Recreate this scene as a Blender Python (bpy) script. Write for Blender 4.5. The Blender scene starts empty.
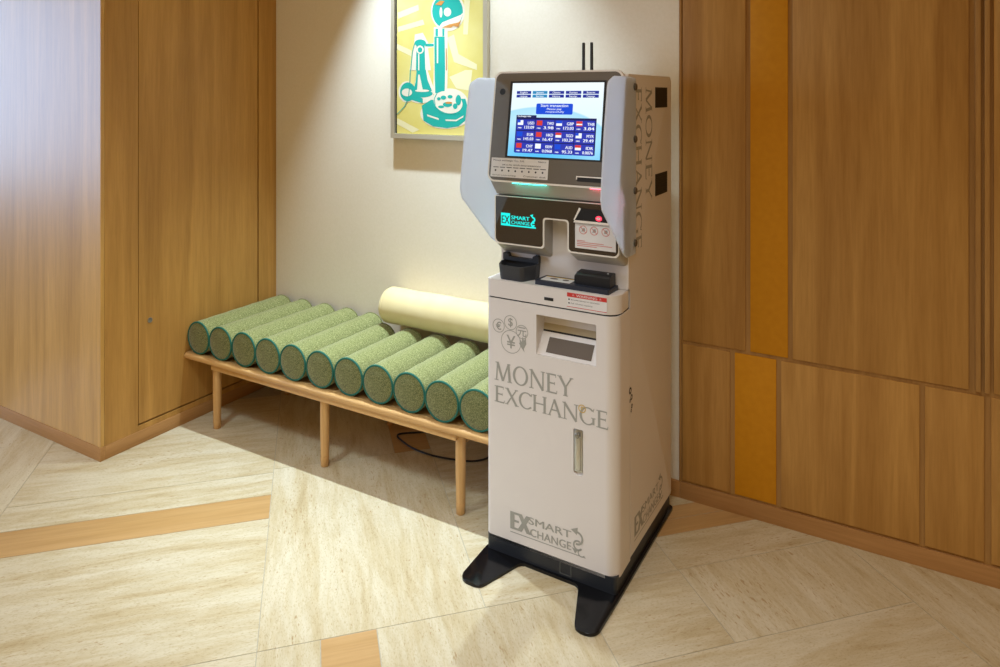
import bpy, bmesh, math, random
from mathutils import Vector, Matrix
C = bpy.context.scene.collection
SC = bpy.context.scene
R = math.radians

# ---------------------------------------------------------------- camera, world, lights
FPX, YH, EYE = 706.0, 95.0, 1.65
TH = math.atan2(405, FPX)
cam = bpy.data.cameras.new('camera'); camo = bpy.data.objects.new('camera', cam); C.objects.link(camo)
cam.sensor_width = 36; cam.lens = FPX / 1000 * 36
cam.shift_y = (YH - 333.5) / 1000
camo.location = (0, 0, EYE); camo.rotation_euler = (R(90), 0, TH)
SC.camera = camo
SC.view_settings.view_transform = 'Standard'; SC.view_settings.look = 'None'
SC.view_settings.gamma = 1; SC.view_settings.use_curve_mapping = False
SC.view_settings.exposure = 0.1

W = bpy.data.worlds.new('room_light'); SC.world = W; W.use_nodes = True
_n = W.node_tree; _b = _n.nodes['Background']
_b.inputs[0].default_value = (1.0, 0.64, 0.29, 1)
# added world fill standing in for warm ceiling bounce: dimmer towards the horizon, stronger overhead
_tc = _n.nodes.new('ShaderNodeTexCoord'); _sp = _n.nodes.new('ShaderNodeSeparateXYZ'); _mr = _n.nodes.new('ShaderNodeMapRange')
_n.links.new(_tc.outputs['Generated'], _sp.inputs[0]); _n.links.new(_sp.outputs[2], _mr.inputs[0])
_mr.inputs[1].default_value = 0.02; _mr.inputs[2].default_value = 0.6; _mr.inputs[3].default_value = 0.22; _mr.inputs[4].default_value = 0.52
_n.links.new(_mr.outputs[0], _b.inputs[1])

def lamp(name, kind, loc, target, energy, color, **kw):
    l = bpy.data.lights.new(name, kind); l.energy = energy; l.color = color
    for k, v in kw.items(): setattr(l, k, v)
    o = bpy.data.objects.new(name, l); C.objects.link(o); o.location = loc
    if target is not None:
        o.rotation_euler = (Vector(target) - Vector(loc)).to_track_quat('-Z', 'Y').to_euler()
    return o
KEY = (0.71, 0.87, 1.0)
lamp('picture_spotlight', 'SPOT', (-2.2, 2.52, 3.12), (-2.2, 2.58, 0), 310, KEY, spot_size=R(56), spot_blend=0.75, shadow_soft_size=0.02)
lamp('machine_spotlight', 'SPOT', (-1.6, 2.5, 3.12), (-1.55, 2.62, 0), 160, KEY, spot_size=R(60), spot_blend=0.8, shadow_soft_size=0.02)
lamp('hall_spotlight', 'SPOT', (-2.3, 0.5, 3.12), (-2.35, 0.65, 0), 185, KEY, spot_size=R(94), spot_blend=0.9, shadow_soft_size=0.16)
lamp('overhead_fill', 'AREA', (-0.5, 0.3, 3.12), (-0.4, 0.8, 0), 22, (0.80, 0.90, 1.0), size=1.2, spread=R(105))  # added fill without a fixture, lifts the right floor and machine front
lamp('passage_window', 'AREA', (-9.4, -1.0, 1.95), (-8.4, 1.5, 1.95), 370, (0.42, 0.64, 1.0), shape='RECTANGLE', size=5.4, size_y=2.9)

# ---------------------------------------------------------------- materials
def mat(name, col=(.8, .8, .8), rough=.5, metal=0, spec=.5, coat=0, emit=None, es=0, coat_rough=.05):
    m = bpy.data.materials.new(name); m.use_nodes = True
    b = m.node_tree.nodes['Principled BSDF']
    b.inputs['Base Color'].default_value = (*col, 1); b.inputs['Roughness'].default_value = rough
    b.inputs['Metallic'].default_value = metal; b.inputs['Specular IOR Level'].default_value = spec
    b.inputs['Coat Weight'].default_value = coat; b.inputs['Coat Roughness'].default_value = coat_rough
    if emit: b.inputs['Emission Color'].default_value = (*emit, 1); b.inputs['Emission Strength'].default_value = es
    return m
def nodes(m):
    nt = m.node_tree
    return nt, nt.nodes['Principled BSDF'], lambda t: nt.nodes.new(t), nt.links.new
def sr(h):
    h = h.lstrip('#'); v = [int(h[i:i+2], 16) / 255 for i in (0, 2, 4)]
    return tuple(x / 12.92 if x <= .04045 else ((x + .055) / 1.055) ** 2.4 for x in v)
def ramp(nt, stops):
    r = nt.nodes.new('ShaderNodeValToRGB'); e = r.color_ramp.elements
    while len(e) < len(stops): e.new(.5)
    for i, (p, c) in enumerate(stops): e[i].position = p; e[i].color = (*c, 1)
    return r
def mixc(nt, a, b, fac, mode='MIX'):
    n = nt.nodes.new('ShaderNodeMix'); n.data_type = 'RGBA'; n.blend_type = mode
    for s, v in ((n.inputs[6], a), (n.inputs[7], b), (n.inputs[0], fac)):
        if isinstance(v, (int, float)): s.default_value = v
        elif isinstance(v, tuple): s.default_value = (*v, 1)
        else: nt.links.new(v, s)
    return n.outputs[2]

def wood(name, dark, light, axis='Z', rough=.45, coat=.0, grain=1.0, rand=False, rot=0.0, spec=.4):
    m = mat(name, light, rough, spec=spec, coat=coat); nt, b, N, L = nodes(m)
    tc = N('ShaderNodeTexCoord'); mp = N('ShaderNodeMapping')
    src = tc.outputs['Object']
    if rot:
        mr = N('ShaderNodeMapping'); mr.inputs['Rotation'].default_value = (0, 0, rot); L(src, mr.inputs[0]); src = mr.outputs[0]
    if rand:
        g = N('ShaderNodeNewGeometry'); ad = N('ShaderNodeVectorMath'); ad.operation = 'ADD'
        ms = N('ShaderNodeMath'); ms.operation = 'MULTIPLY'; ms.inputs[1].default_value = 37.0
        L(g.outputs['Random Per Island'], ms.inputs[0]); L(src, ad.inputs[0]); L(ms.outputs[0], ad.inputs[1]); src = ad.outputs[0]
    sc = {'Z': (1, 1, .055), 'X': (.055, 1, 1), 'Y': (1, .055, 1)}[axis]
    mp.inputs['Scale'].default_value = sc; L(src, mp.inputs[0])
    big = N('ShaderNodeTexNoise'); big.inputs['Scale'].default_value = 14 * grain; big.inputs['Detail'].default_value = 4; big.inputs['Distortion'].default_value = .8
    fin = N('ShaderNodeTexNoise'); fin.inputs['Scale'].default_value = 130 * grain; fin.inputs['Detail'].default_value = 5; fin.inputs['Roughness'].default_value = .6
    L(mp.outputs[0], big.inputs[0]); L(mp.outputs[0], fin.inputs[0])
    r1 = ramp(nt, [(.3, dark), (.7, light)]); L(big.outputs[0], r1.inputs[0])
    r2 = ramp(nt, [(.35, (.80, .76, .70)), (.6, (1, 1, 1))]); L(fin.outputs[0], r2.inputs[0])
    c = mixc(nt, r1.outputs[0], r2.outputs[0], .55, 'MULTIPLY')
    L(c, b.inputs['Base Color'])
    bp = N('ShaderNodeBump'); bp.inputs['Strength'].default_value = .08; bp.inputs['Distance'].default_value = .002
    L(fin.outputs[0], bp.inputs['Height']); L(bp.outputs[0], b.inputs['Normal'])
    return m

def travertine(name, ang, tint=1.0):
    m = mat(name, (.7, .6, .45), .42, spec=.35); nt, b, N, L = nodes(m)
    tc = N('ShaderNodeTexCoord'); g = N('ShaderNodeNewGeometry')
    mr = N('ShaderNodeMapping'); mr.inputs['Rotation'].default_value = (0, 0, -ang); L(tc.outputs['Object'], mr.inputs[0])
    ms = N('ShaderNodeMath'); ms.operation = 'MULTIPLY'; ms.inputs[1].default_value = 23.0; L(g.outputs['Random Per Island'], ms.inputs[0])
    ad = N('ShaderNodeVectorMath'); ad.operation = 'ADD'; L(mr.outputs[0], ad.inputs[0]); L(ms.outputs[0], ad.inputs[1])
    mp = N('ShaderNodeMapping'); mp.inputs['Scale'].default_value = (.17, 1, 1); L(ad.outputs[0], mp.inputs[0])
    n1 = N('ShaderNodeTexNoise'); n1.inputs['Scale'].default_value = 15; n1.inputs['Detail'].default_value = 9; n1.inputs['Roughness'].default_value = .70; n1.inputs['Distortion'].default_value = .35
    L(mp.outputs[0], n1.inputs[0])
    r1 = ramp(nt, [(.28, sr('#b09c74')), (.42, sr('#bfaf8b')), (.55, sr('#c9bd9f')), (.72, sr('#cfc5ab'))]); L(n1.outputs[0], r1.inputs[0])
    mp2 = N('ShaderNodeMapping'); mp2.inputs['Scale'].default_value = (.28, 1, 1); L(ad.outputs[0], mp2.inputs[0])
    n2 = N('ShaderNodeTexNoise'); n2.inputs['Scale'].default_value = 120; n2.inputs['Detail'].default_value = 5; L(mp2.outputs[0], n2.inputs[0])
    n3 = N('ShaderNodeTexNoise'); n3.inputs['Scale'].default_value = 7; n3.inputs['Detail'].default_value = 3; L(mp.outputs[0], n3.inputs[0])
    mm = N('ShaderNodeMath'); mm.operation = 'MULTIPLY_ADD'; mm.inputs[1].default_value = .35; L(n3.outputs[0], mm.inputs[0]); L(n2.outputs[0], mm.inputs[2])
    r2 = ramp(nt, [(.825, (0, 0, 0)), (.90, (.85, .85, .85))]); L(mm.outputs[0], r2.inputs[0])
    c = mixc(nt, r1.outputs[0], sr('#ab8f65'), r2.outputs[0])
    n4 = N('ShaderNodeTexNoise'); n4.inputs['Scale'].default_value = 60; n4.inputs['Detail'].default_value = 6; L(mp.outputs[0], n4.inputs[0])
    r4 = ramp(nt, [(.3, (.86, .84, .80)), (.6, (1, 1, 1))]); L(n4.outputs[0], r4.inputs[0])
    c = mixc(nt, c, r4.outputs[0], .5, 'MULTIPLY')
    mp5 = N('ShaderNodeMapping'); mp5.inputs['Scale'].default_value = (.4, 1, 1); L(ad.outputs[0], mp5.inputs[0])
    n5 = N('ShaderNodeTexNoise'); n5.inputs['Scale'].default_value = 230; n5.inputs['Detail'].default_value = 4; n5.inputs['Roughness'].default_value = .65; L(mp5.outputs[0], n5.inputs[0])
    r5 = ramp(nt, [(.52, (1, 1, 1)), (.72, (.72, .63, .48))]); L(n5.outputs[0], r5.inputs[0])
    c = mixc(nt, c, r5.outputs[0], .8, 'MULTIPLY')
    L(c, b.inputs['Base Color'])
    bp = N('ShaderNodeBump'); bp.inputs['Strength'].default_value = .25; bp.inputs['Distance'].default_value = .002; bp.invert = True
    L(r2.outputs[0], bp.inputs['Height']); L(bp.outputs[0], b.inputs['Normal'])
    return m

def fabric(name, c1, c2, c3, scale=260, rough=.95, bump=.5):
    m = mat(name, c2, rough, spec=.15); nt, b, N, L = nodes(m)
    b.inputs['Sheen Weight'].default_value = .25
    tc = N('ShaderNodeTexCoord')
    n = N('ShaderNodeTexNoise'); n.inputs['Scale'].default_value = scale; n.inputs['Detail'].default_value = 3; L(tc.outputs['Object'], n.inputs[0])
    r = ramp(nt, [(.35, c1), (.5, c2), (.65, c3)]); L(n.outputs[0], r.inputs[0]); L(r.outputs[0], b.inputs['Base Color'])
    n2 = N('ShaderNodeTexNoise'); n2.inputs['Scale'].default_value = scale * 1.6; L(tc.outputs['Object'], n2.inputs[0])
    bp = N('ShaderNodeBump'); bp.inputs['Strength'].default_value = bump; bp.inputs['Distance'].default_value = .002
    L(n2.outputs[0], bp.inputs['Height']); L(bp.outputs[0], b.inputs['Normal'])
    return m

def mottled(name, a, b_, scale, rough=.8, bump=.05, spec=.3):
    m = mat(name, a, rough, spec=spec); nt, b, N, L = nodes(m)
    tc = N('ShaderNodeTexCoord'); n = N('ShaderNodeTexNoise'); n.inputs['Scale'].default_value = scale; n.inputs['Detail'].default_value = 6
    L(tc.outputs['Object'], n.inputs[0]); r = ramp(nt, [(.3, a), (.7, b_)]); L(n.outputs[0], r.inputs[0]); L(r.outputs[0], b.inputs['Base Color'])
    bp = N('ShaderNodeBump'); bp.inputs['Strength'].default_value = bump; bp.inputs['Distance'].default_value = .002
    L(n.outputs[0], bp.inputs['Height']); L(bp.outputs[0], b.inputs['Normal'])
    return m

M = {}
M['oak_left'] = wood('oak_veneer', sr('#be9148'), sr('#d8aa5e'), 'Z', .44, .42, .8)
M['oak_left'].node_tree.nodes['Principled BSDF'].inputs['Coat Roughness'].default_value = .30
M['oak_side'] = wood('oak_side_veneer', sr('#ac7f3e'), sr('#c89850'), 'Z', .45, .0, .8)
M['oak_wall'] = wood('oak_panel', sr('#a87a3a'), sr('#c89a54'), 'Z', .5, 0, .9, rand=True)
M['oak_batten'] = wood('oak_batten', sr('#a07640'), sr('#b88d50'), 'Z', .5, 0, 1.2)
M['oak_base'] = wood('oak_baseboard', sr('#ab7e4a'), sr('#ba8c56'), 'X', .5, 0, .8)
M['oak_base_y'] = wood('oak_baseboard_side', sr('#ab7e4a'), sr('#ba8c56'), 'Y', .5, 0, .8)
M['bench_x'] = wood('bench_ash_long', sr('#c0935c'), sr('#d7ad70'), 'X', .42, .1, 1.3)
M['bench_y'] = wood('bench_ash_cross', sr('#c0935c'), sr('#d7ad70'), 'Y', .42, .1, 1.3)
M['bench_z'] = wood('bench_ash_leg', sr('#c3965e'), sr('#d7ad70'), 'Z', .42, .1, 1.3)
M['floor_wood'] = wood('floor_oak_strip', sr('#b48e58'), sr('#c29c68'), 'X', .45, 0, .7, rand=True, rot=R(-45))
M['trav_p'] = travertine('travertine_grain_right', R(45))
M['trav_n'] = travertine('travertine_grain_left', R(-45))
M['grout'] = mottled('grout', sr('#a8a08c'), sr('#b5ad98'), 60, .9)
M['plaster'] = mottled('cream_plaster', sr('#eae4d2'), sr('#eee8d8'), 90, .85, .03, .2)
M['mustard'] = mottled('mustard_leather', sr('#c8870e'), sr('#cf8f14'), 40, .6, .15, .3)
M['dark'] = mat('shadow_gap', (.012, .008, .004), .9)
M['green'] = fabric('green_felt', sr('#616738'), sr('#828650'), sr('#a6a876'))
M['green_shaded'] = fabric('green_felt_shaded', sr('#535732'), sr('#6e7042'), sr('#898a5a'))  # same felt made darker: shade of the upright ends put into the colour
M['teal'] = mat('teal_piping', sr('#1f6253'), .7, spec=.3)
M['cream_fab'] = fabric('cream_leatherette', sr('#dccb98'), sr('#dfcf9d'), sr('#e1d2a2'), 9, .45, .0)
M['white'] = mat('white_powder_coat', sr('#dcd6d0'), .42, spec=.45)
M['grey_pl_shade'] = mat('grey_plastic_and_shade', sr('#a9a69f'), .4)  # grey of the channel; on the lower housing it carries painted underside shade
M['white_in'] = mat('white_edge', sr('#ece6da'), .4)
def acrylic():
    m = mat('white_acrylic_shield', sr('#e2eaf4'), .22, spec=.55, coat=.4); nt, b, N, L = nodes(m)
    t = N('ShaderNodeBsdfTranslucent'); t.inputs[0].default_value = (.93, .96, 1.0, 1)
    mx = N('ShaderNodeMixShader'); mx.inputs[0].default_value = .75; L(b.outputs[0], mx.inputs[1]); L(t.outputs[0], mx.inputs[2])
    L(mx.outputs[0], nt.nodes['Material Output'].inputs[0]); return m
M['acrylic'] = acrylic()
M['grey_print'] = mat('grey_print', sr('#9c9b92'), .6)
M['black_gloss'] = mat('black_gloss_steel', (.004, .004, .005), .16, spec=.35, coat=0)
M['plinth'] = mat('charcoal_plinth', sr('#20242a'), .45)
M['plinth_dark'] = mat('plinth_outline', sr('#50524f'), .5)
M['black_pl'] = mat('black_plastic', sr('#16181c'), .42)
M['slate_pl'] = mat('slate_plastic', sr('#33363c'), .45)
M['navy_pl'] = mat('navy_plastic', sr('#252b38'), .45)
M['glass_dark'] = mat('smoked_glass', sr('#3a322a'), .10, spec=.8, coat=.8)
M['bezel'] = mat('grey_smoked_bezel', sr('#6a655e'), .16, spec=.6, coat=.6)
M['rubber'] = mat('black_rubber', (.01, .01, .01), .5)
M['steel'] = mat('brushed_steel', (.55, .56, .56), .28, 1)
M['bolt'] = mat('bolt_cap', sr('#5c564e'), .4, .3)
M['paper'] = mat('white_sticker', sr('#dfdcd8'), .5)
M['red'] = mat('red_print', sr('#c8322a'), .5)
M['pink'] = mat('pink_print', sr('#cf7f74'), .5)
M['blackink'] = mat('black_print', sr('#2b2a2a'), .6)
M['yellow'] = mat('yellow_print', sr('#c9a53a'), .5)
M['display_brown'] = mat('brown_display', sr('#5a4b3b'), .45, coat=0)
M['pocket'] = mat('beige_pocket', sr('#b3a587'), .45)
M['frame'] = mat('champagne_metal', sr('#c4bda8'), .38, .35)
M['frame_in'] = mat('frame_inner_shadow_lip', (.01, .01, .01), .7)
M['tealink'] = mat('teal_ink', sr('#0aa79a'), .7)
M['whiteink'] = mat('white_ink', sr('#e4dfcc'), .7)
M['orangeink'] = mat('orange_ink', sr('#c88a40'), .7)
M['yellowpaper'] = mottled('yellow_paper', sr('#d6c766'), sr('#e0d68c'), 5, .7, 0)
M['paleyellow'] = mat('pale_yellow_ink', sr('#e6dfb0'), .7)
M['vent'] = mat('vent_black', sr('#17140f'), .6)
M['steel_dk'] = mat('grey_metal_lock', sr('#8d8a80'), .35, .6)
def em(name, c, s): return mat(name, (0, 0, 0), .3, emit=c, es=s)
M['e_blue'] = em('screen_blue', sr('#1b2fc0'), .9)
M['e_btn'] = em('screen_button', sr('#0a4fe0'), .9)
M['e_tab'] = em('screen_tab', sr('#0c2a9c'), .9)
M['e_tab2'] = em('screen_tab_active', sr('#1c8fc8'), .9)
M['e_cell'] = em('screen_cell', sr('#2a3bb8'), .9)
M['e_white'] = em('screen_white', (.9, .95, 1), 1.0)
M['e_red'] = em('screen_red', sr('#e0403a'), .9)
M['e_cyan'] = em('cyan_light', sr('#14e6dc'), 1.2)
M['e_led'] = em('red_led', (1, .08, .14), 9.0)
M['e_lamp'] = em('red_lamp', (1, .05, .10), 1.6)
M['e_teal_led'] = em('teal_led', (.02, .9, .7), 10.0)
M['e_dark'] = em('screen_dark', sr('#101c60'), .8)
def screen_mat():
    m = em('screen_background', (.8, .93, 1), 1.0); nt, b, N, L = nodes(m)
    tc = N('ShaderNodeTexCoord'); sp = N('ShaderNodeSeparateXYZ'); L(tc.outputs['Generated'], sp.inputs[0])
    g = N('ShaderNodeTexNoise'); g.inputs['Scale'].default_value = 2.2; g.inputs['Distortion'].default_value = 1.2; L(tc.outputs['Generated'], g.inputs[0])
    # distance from lower-left: a pale arc on light blue, brighter cyan at the lower left and right
    d = N('ShaderNodeVectorMath'); d.operation = 'DISTANCE'; d.inputs[1].default_value = (.35, .5, -.25); L(tc.outputs['Generated'], d.inputs[0])
    r = ramp(nt, [(.3, (.03, .40, .85)), (.55, (.10, .55, .92)), (.78, (.40, .76, .96)), (.93, (.22, .66, .95)), (.95, (.8, .94, 1))]); L(d.outputs['Value'], r.inputs[0])
    r2 = ramp(nt, [(.0, (.05, .5, .92)), (.25, (.50, .82, .98)), (.8, (.86, .95, 1)), (1, (.98, .99, 1))]); L(sp.outputs[2], r2.inputs[0])
    c = mixc(nt, r.outputs[0], r2.outputs[0], .35)
    L(c, b.inputs['Emission Color']); return m
M['screen'] = screen_mat()

# ---------------------------------------------------------------- mesh helpers
def link(name, bm, m, parent=None, smooth=False, loc=None):
    me = bpy.data.meshes.new(name); bmesh.ops.recalc_face_normals(bm, faces=bm.faces[:]); bm.to_mesh(me); bm.free()
    for x in (m if isinstance(m, (list, tuple)) else [m]): me.materials.append(x)
    if smooth:
        for p in me.polygons: p.use_smooth = True
        me.set_sharp_from_angle(angle=R(38))
    o = bpy.data.objects.new(name, me); C.objects.link(o)
    if parent: o.parent = parent
    if loc: o.location = loc
    return o
def box(bm, lo, hi, bev=0, seg=2, mi=0):
    vs = [bm.verts.new((x, y, z)) for x in (lo[0], hi[0]) for y in (lo[1], hi[1]) for z in (lo[2], hi[2])]
    fs = [bm.faces.new([vs[i] for i in q]) for q in ((0, 1, 3, 2), (4, 6, 7, 5), (0, 4, 5, 1), (2, 3, 7, 6), (0, 2, 6, 4), (1, 5, 7, 3))]
    for f in fs: f.material_index = mi
    if bev:
        es = list({e for f in fs for e in f.edges})
        bmesh.ops.bevel(bm, geom=es, offset=bev, segments=seg, affect='EDGES', profile=.5)
def boxo(name, lo, hi, m, parent=None, bev=0, seg=2):
    bm = bmesh.new(); box(bm, lo, hi, bev, seg); return link(name, bm, m, parent, smooth=bev > 0)
def rpoly(pts, n=6):
    """pts: (x, y, radius) -> rounded outline"""
    out = []; k = len(pts)
    for i, p in enumerate(pts):
        a = Vector(pts[i-1][:2]); b = Vector(p[:2]); c = Vector(pts[(i+1) % k][:2]); r = p[2] if len(p) > 2 else 0
        if r <= 0: out.append(tuple(b)); continue
        u = (a-b).normalized(); v = (c-b).normalized(); ang = u.angle(v)
        t = min(r / math.tan(ang/2), (a-b).length*.49, (c-b).length*.49); rr = t*math.tan(ang/2)
        ctr = b + (u+v).normalized() * (rr/math.sin(ang/2))
        s = b+u*t-ctr; e = b+v*t-ctr; a0 = math.atan2(s.y, s.x); a1 = math.atan2(e.y, e.x)
        d = (a1-a0+math.pi) % (2*math.pi)-math.pi
        for j in range(n+1):
            w = a0+d*j/n; out.append((ctr.x+rr*math.cos(w), ctr.y+rr*math.sin(w)))
    return out
XZ = lambda a, b, d: (a, d, b)      # outline in x,z ; depth along y
XY = lambda a, b, d: (a, b, d)      # outline in x,y ; depth along z
YZ = lambda a, b, d: (d, a, b)      # outline in y,z ; depth along x
def prism(bm, pts, d0, d1, f=XZ, mi=0):
    a = [bm.verts.new(f(x, y, d0)) for x, y in pts]; b = [bm.verts.new(f(x, y, d1)) for x, y in pts]
    n = len(pts); fs = [bm.faces.new(a), bm.faces.new(b[::-1])]
    for i in range(n): fs.append(bm.faces.new((a[i], b[i], b[(i+1) % n], a[(i+1) % n])))
    for q in fs: q.material_index = mi
    return a, b, fs
def prismo(name, pts, d0, d1, m, parent=None, f=XZ, bev=0):
    bm = bmesh.new(); a, b, fs = prism(bm, pts, d0, d1, f)
    if bev: bmesh.ops.bevel(bm, geom=[e for e in fs[0].edges]+[e for e in fs[1].edges], offset=bev, segments=3, affect='EDGES', profile=.5)
    return link(name, bm, m, parent, smooth=True)
def loft(bm, loops, cap=True, closed=True):
    rows = [[bm.verts.new(p) for p in l] for l in loops]; n = len(rows[0])
    for a, b in zip(rows, rows[1:]):
        for i in range(n if closed else n-1): bm.faces.new((a[i], a[(i+1) % n], b[(i+1) % n], b[i]))
    if cap: bm.faces.new(rows[0][::-1]); bm.faces.new(rows[-1])
    return rows
def lathe(bm, prof, n=32, f=lambda r, a, h: (r*math.cos(a), r*math.sin(a), h), cap=True):
    loops = [[f(r, 2*math.pi*i/n, h) for i in range(n)] for r, h in prof]
    return loft(bm, loops, cap)
def tube(bm, pts, r, n=10, cyc=False):
    pts = [Vector(p) for p in pts]; loops = []
    N_ = None; k = len(pts)
    for i, p in enumerate(pts):
        t = (pts[(i+1) % k]-pts[i-1]) if cyc else (pts[min(i+1, k-1)]-pts[max(i-1, 0)])
        t.normalize()
        if N_ is None: N_ = t.orthogonal().normalized()
        N_ = (N_-t*N_.dot(t)).normalized(); B = t.cross(N_)
        loops.append([p+(N_*math.cos(2*math.pi*j/n)+B*math.sin(2*math.pi*j/n))*r for j in range(n)])
    if cyc: loops.append(loops[0])
    rows = loft(bm, loops, not cyc)
    if cyc: bmesh.ops.remove_doubles(bm, verts=bm.verts[:], dist=1e-6)
def smoothpath(pts, k=6):
    P = [Vector(p) for p in pts]; P = [P[0]*2-P[1]]+P+[P[-1]*2-P[-2]]; out = []
    for i in range(1, len(P)-2):
        for j in range(k):
            t = j/k; a, b, c, d = P[i-1:i+3]
            out.append(.5*((2*b)+(c-a)*t+(2*a-5*b+4*c-d)*t*t+(3*b-a-3*c+d)*t**3))
    out.append(P[-2]); return out
def cut(o, bm):
    me = bpy.data.meshes.new('c'); bmesh.ops.recalc_face_normals(bm, faces=bm.faces[:]); bm.to_mesh(me); bm.free()
    c = bpy.data.objects.new('c', me); C.objects.link(c); c.parent = o.parent
    md = o.modifiers.new('b', 'BOOLEAN'); md.operation = 'DIFFERENCE'; md.object = c; md.solver = 'EXACT'
    dg = bpy.context.evaluated_depsgraph_get(); new = bpy.data.meshes.new_from_object(o.evaluated_get(dg))
    o.modifiers.clear(); new.name = o.name; o.data = new; bpy.data.objects.remove(c)
    for p in new.polygons: p.use_smooth = True
    new.set_sharp_from_angle(angle=R(38))
def empty(name, label, cat, loc=(0, 0, 0), group=None):
    o = bpy.data.objects.new(name, None); C.objects.link(o); o.location = loc; o.empty_display_size = .1
    o['label'] = label; o['category'] = cat
    if group: o['group'] = group
    return o
def struct(o): o['kind'] = 'structure'; return o

def text_polys(txt, size, bold=0.0, align='LEFT', sx=1.0):
    cu = bpy.data.curves.new('t', 'FONT'); cu.body = txt; cu.size = size; cu.offset = bold; cu.align_x = align; cu.resolution_u = 3
    o = bpy.data.objects.new('t', cu); C.objects.link(o)
    dg = bpy.context.evaluated_depsgraph_get(); me = bpy.data.meshes.new_from_object(o.evaluated_get(dg))
    vs = [(v.co.x*sx, v.co.y) for v in me.vertices]; fs = [tuple(p.vertices) for p in me.polygons]
    bpy.data.objects.remove(o); bpy.data.curves.remove(cu); bpy.data.meshes.remove(me)
    return vs, fs
def put(bm, vf, f, d=0):
    for k, off in enumerate(vf[2] if len(vf) > 2 else (0,)):
        vs = [bm.verts.new(f(x+off, y, d+k*1.5e-5)) for x, y in vf[0]]
        for q in vf[1]:
            try: bm.faces.new([vs[i] for i in q])
            except ValueError: pass
def fit_text(txt, x0, x1, z0, bold=0, cap=None):
    """text spanning x0..x1 with baseline z0 and cap height cap"""
    vs, fs = text_polys(txt, 1.0, 0)
    w0 = min(v[0] for v in vs); w1 = max(v[0] for v in vs); h = .729
    s = (x1-x0)/(w1-w0); sy = s if cap is None else cap/h
    b = bold*s*1.3
    return [(x0+b+(x-w0)*s*(1-2*bold*1.3/max(w1-w0, .1)), z0+y*sy) for x, y in vs], fs, ((-b, 0, b) if bold > .003 else (0,))
def quad(bm, x0, x1, z0, z1, f, d=0, mi=0):
    q = bm.faces.new([bm.verts.new(f(x, z, d)) for x, z in ((x0, z0), (x1, z0), (x1, z1), (x0, z1))]); q.material_index = mi
def ring(bm, cx, cz, r0, r1, f, d=0, a0=0, a1=360, n=32, sx=1):
    P = []
    for i in range(n+1):
        a = R(a0+(a1-a0)*i/n); P.append((math.cos(a), math.sin(a)))
    vi = [bm.verts.new(f(cx+r0*c*sx, cz+r0*s, d)) for c, s in P]; vo = [bm.verts.new(f(cx+r1*c*sx, cz+r1*s, d)) for c, s in P]
    for i in range(n): bm.faces.new((vi[i], vi[i+1], vo[i+1], vo[i]))
EPS = [0]
def poly(bm, pts, f, d=0, mi=0):
    EPS[0] = (EPS[0]+1) % 16; d = d+EPS[0]*4e-6*(1 if f is not XY else 1)
    q = bm.faces.new([bm.verts.new(f(x, z, d)) for x, z in pts]); q.material_index = mi
def line(bm, p, q, w, f, d=0):
    p = Vector(p); q = Vector(q); n = (q-p).normalized(); n = Vector((-n.y, n.x))*w/2
    poly(bm, [tuple(p+n), tuple(p-n), tuple(q-n), tuple(q+n)], f, d)
def thick(o, t, vec=None):
    md = o.modifiers.new('t', 'SOLIDIFY'); md.thickness = t; md.offset = 1

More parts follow.
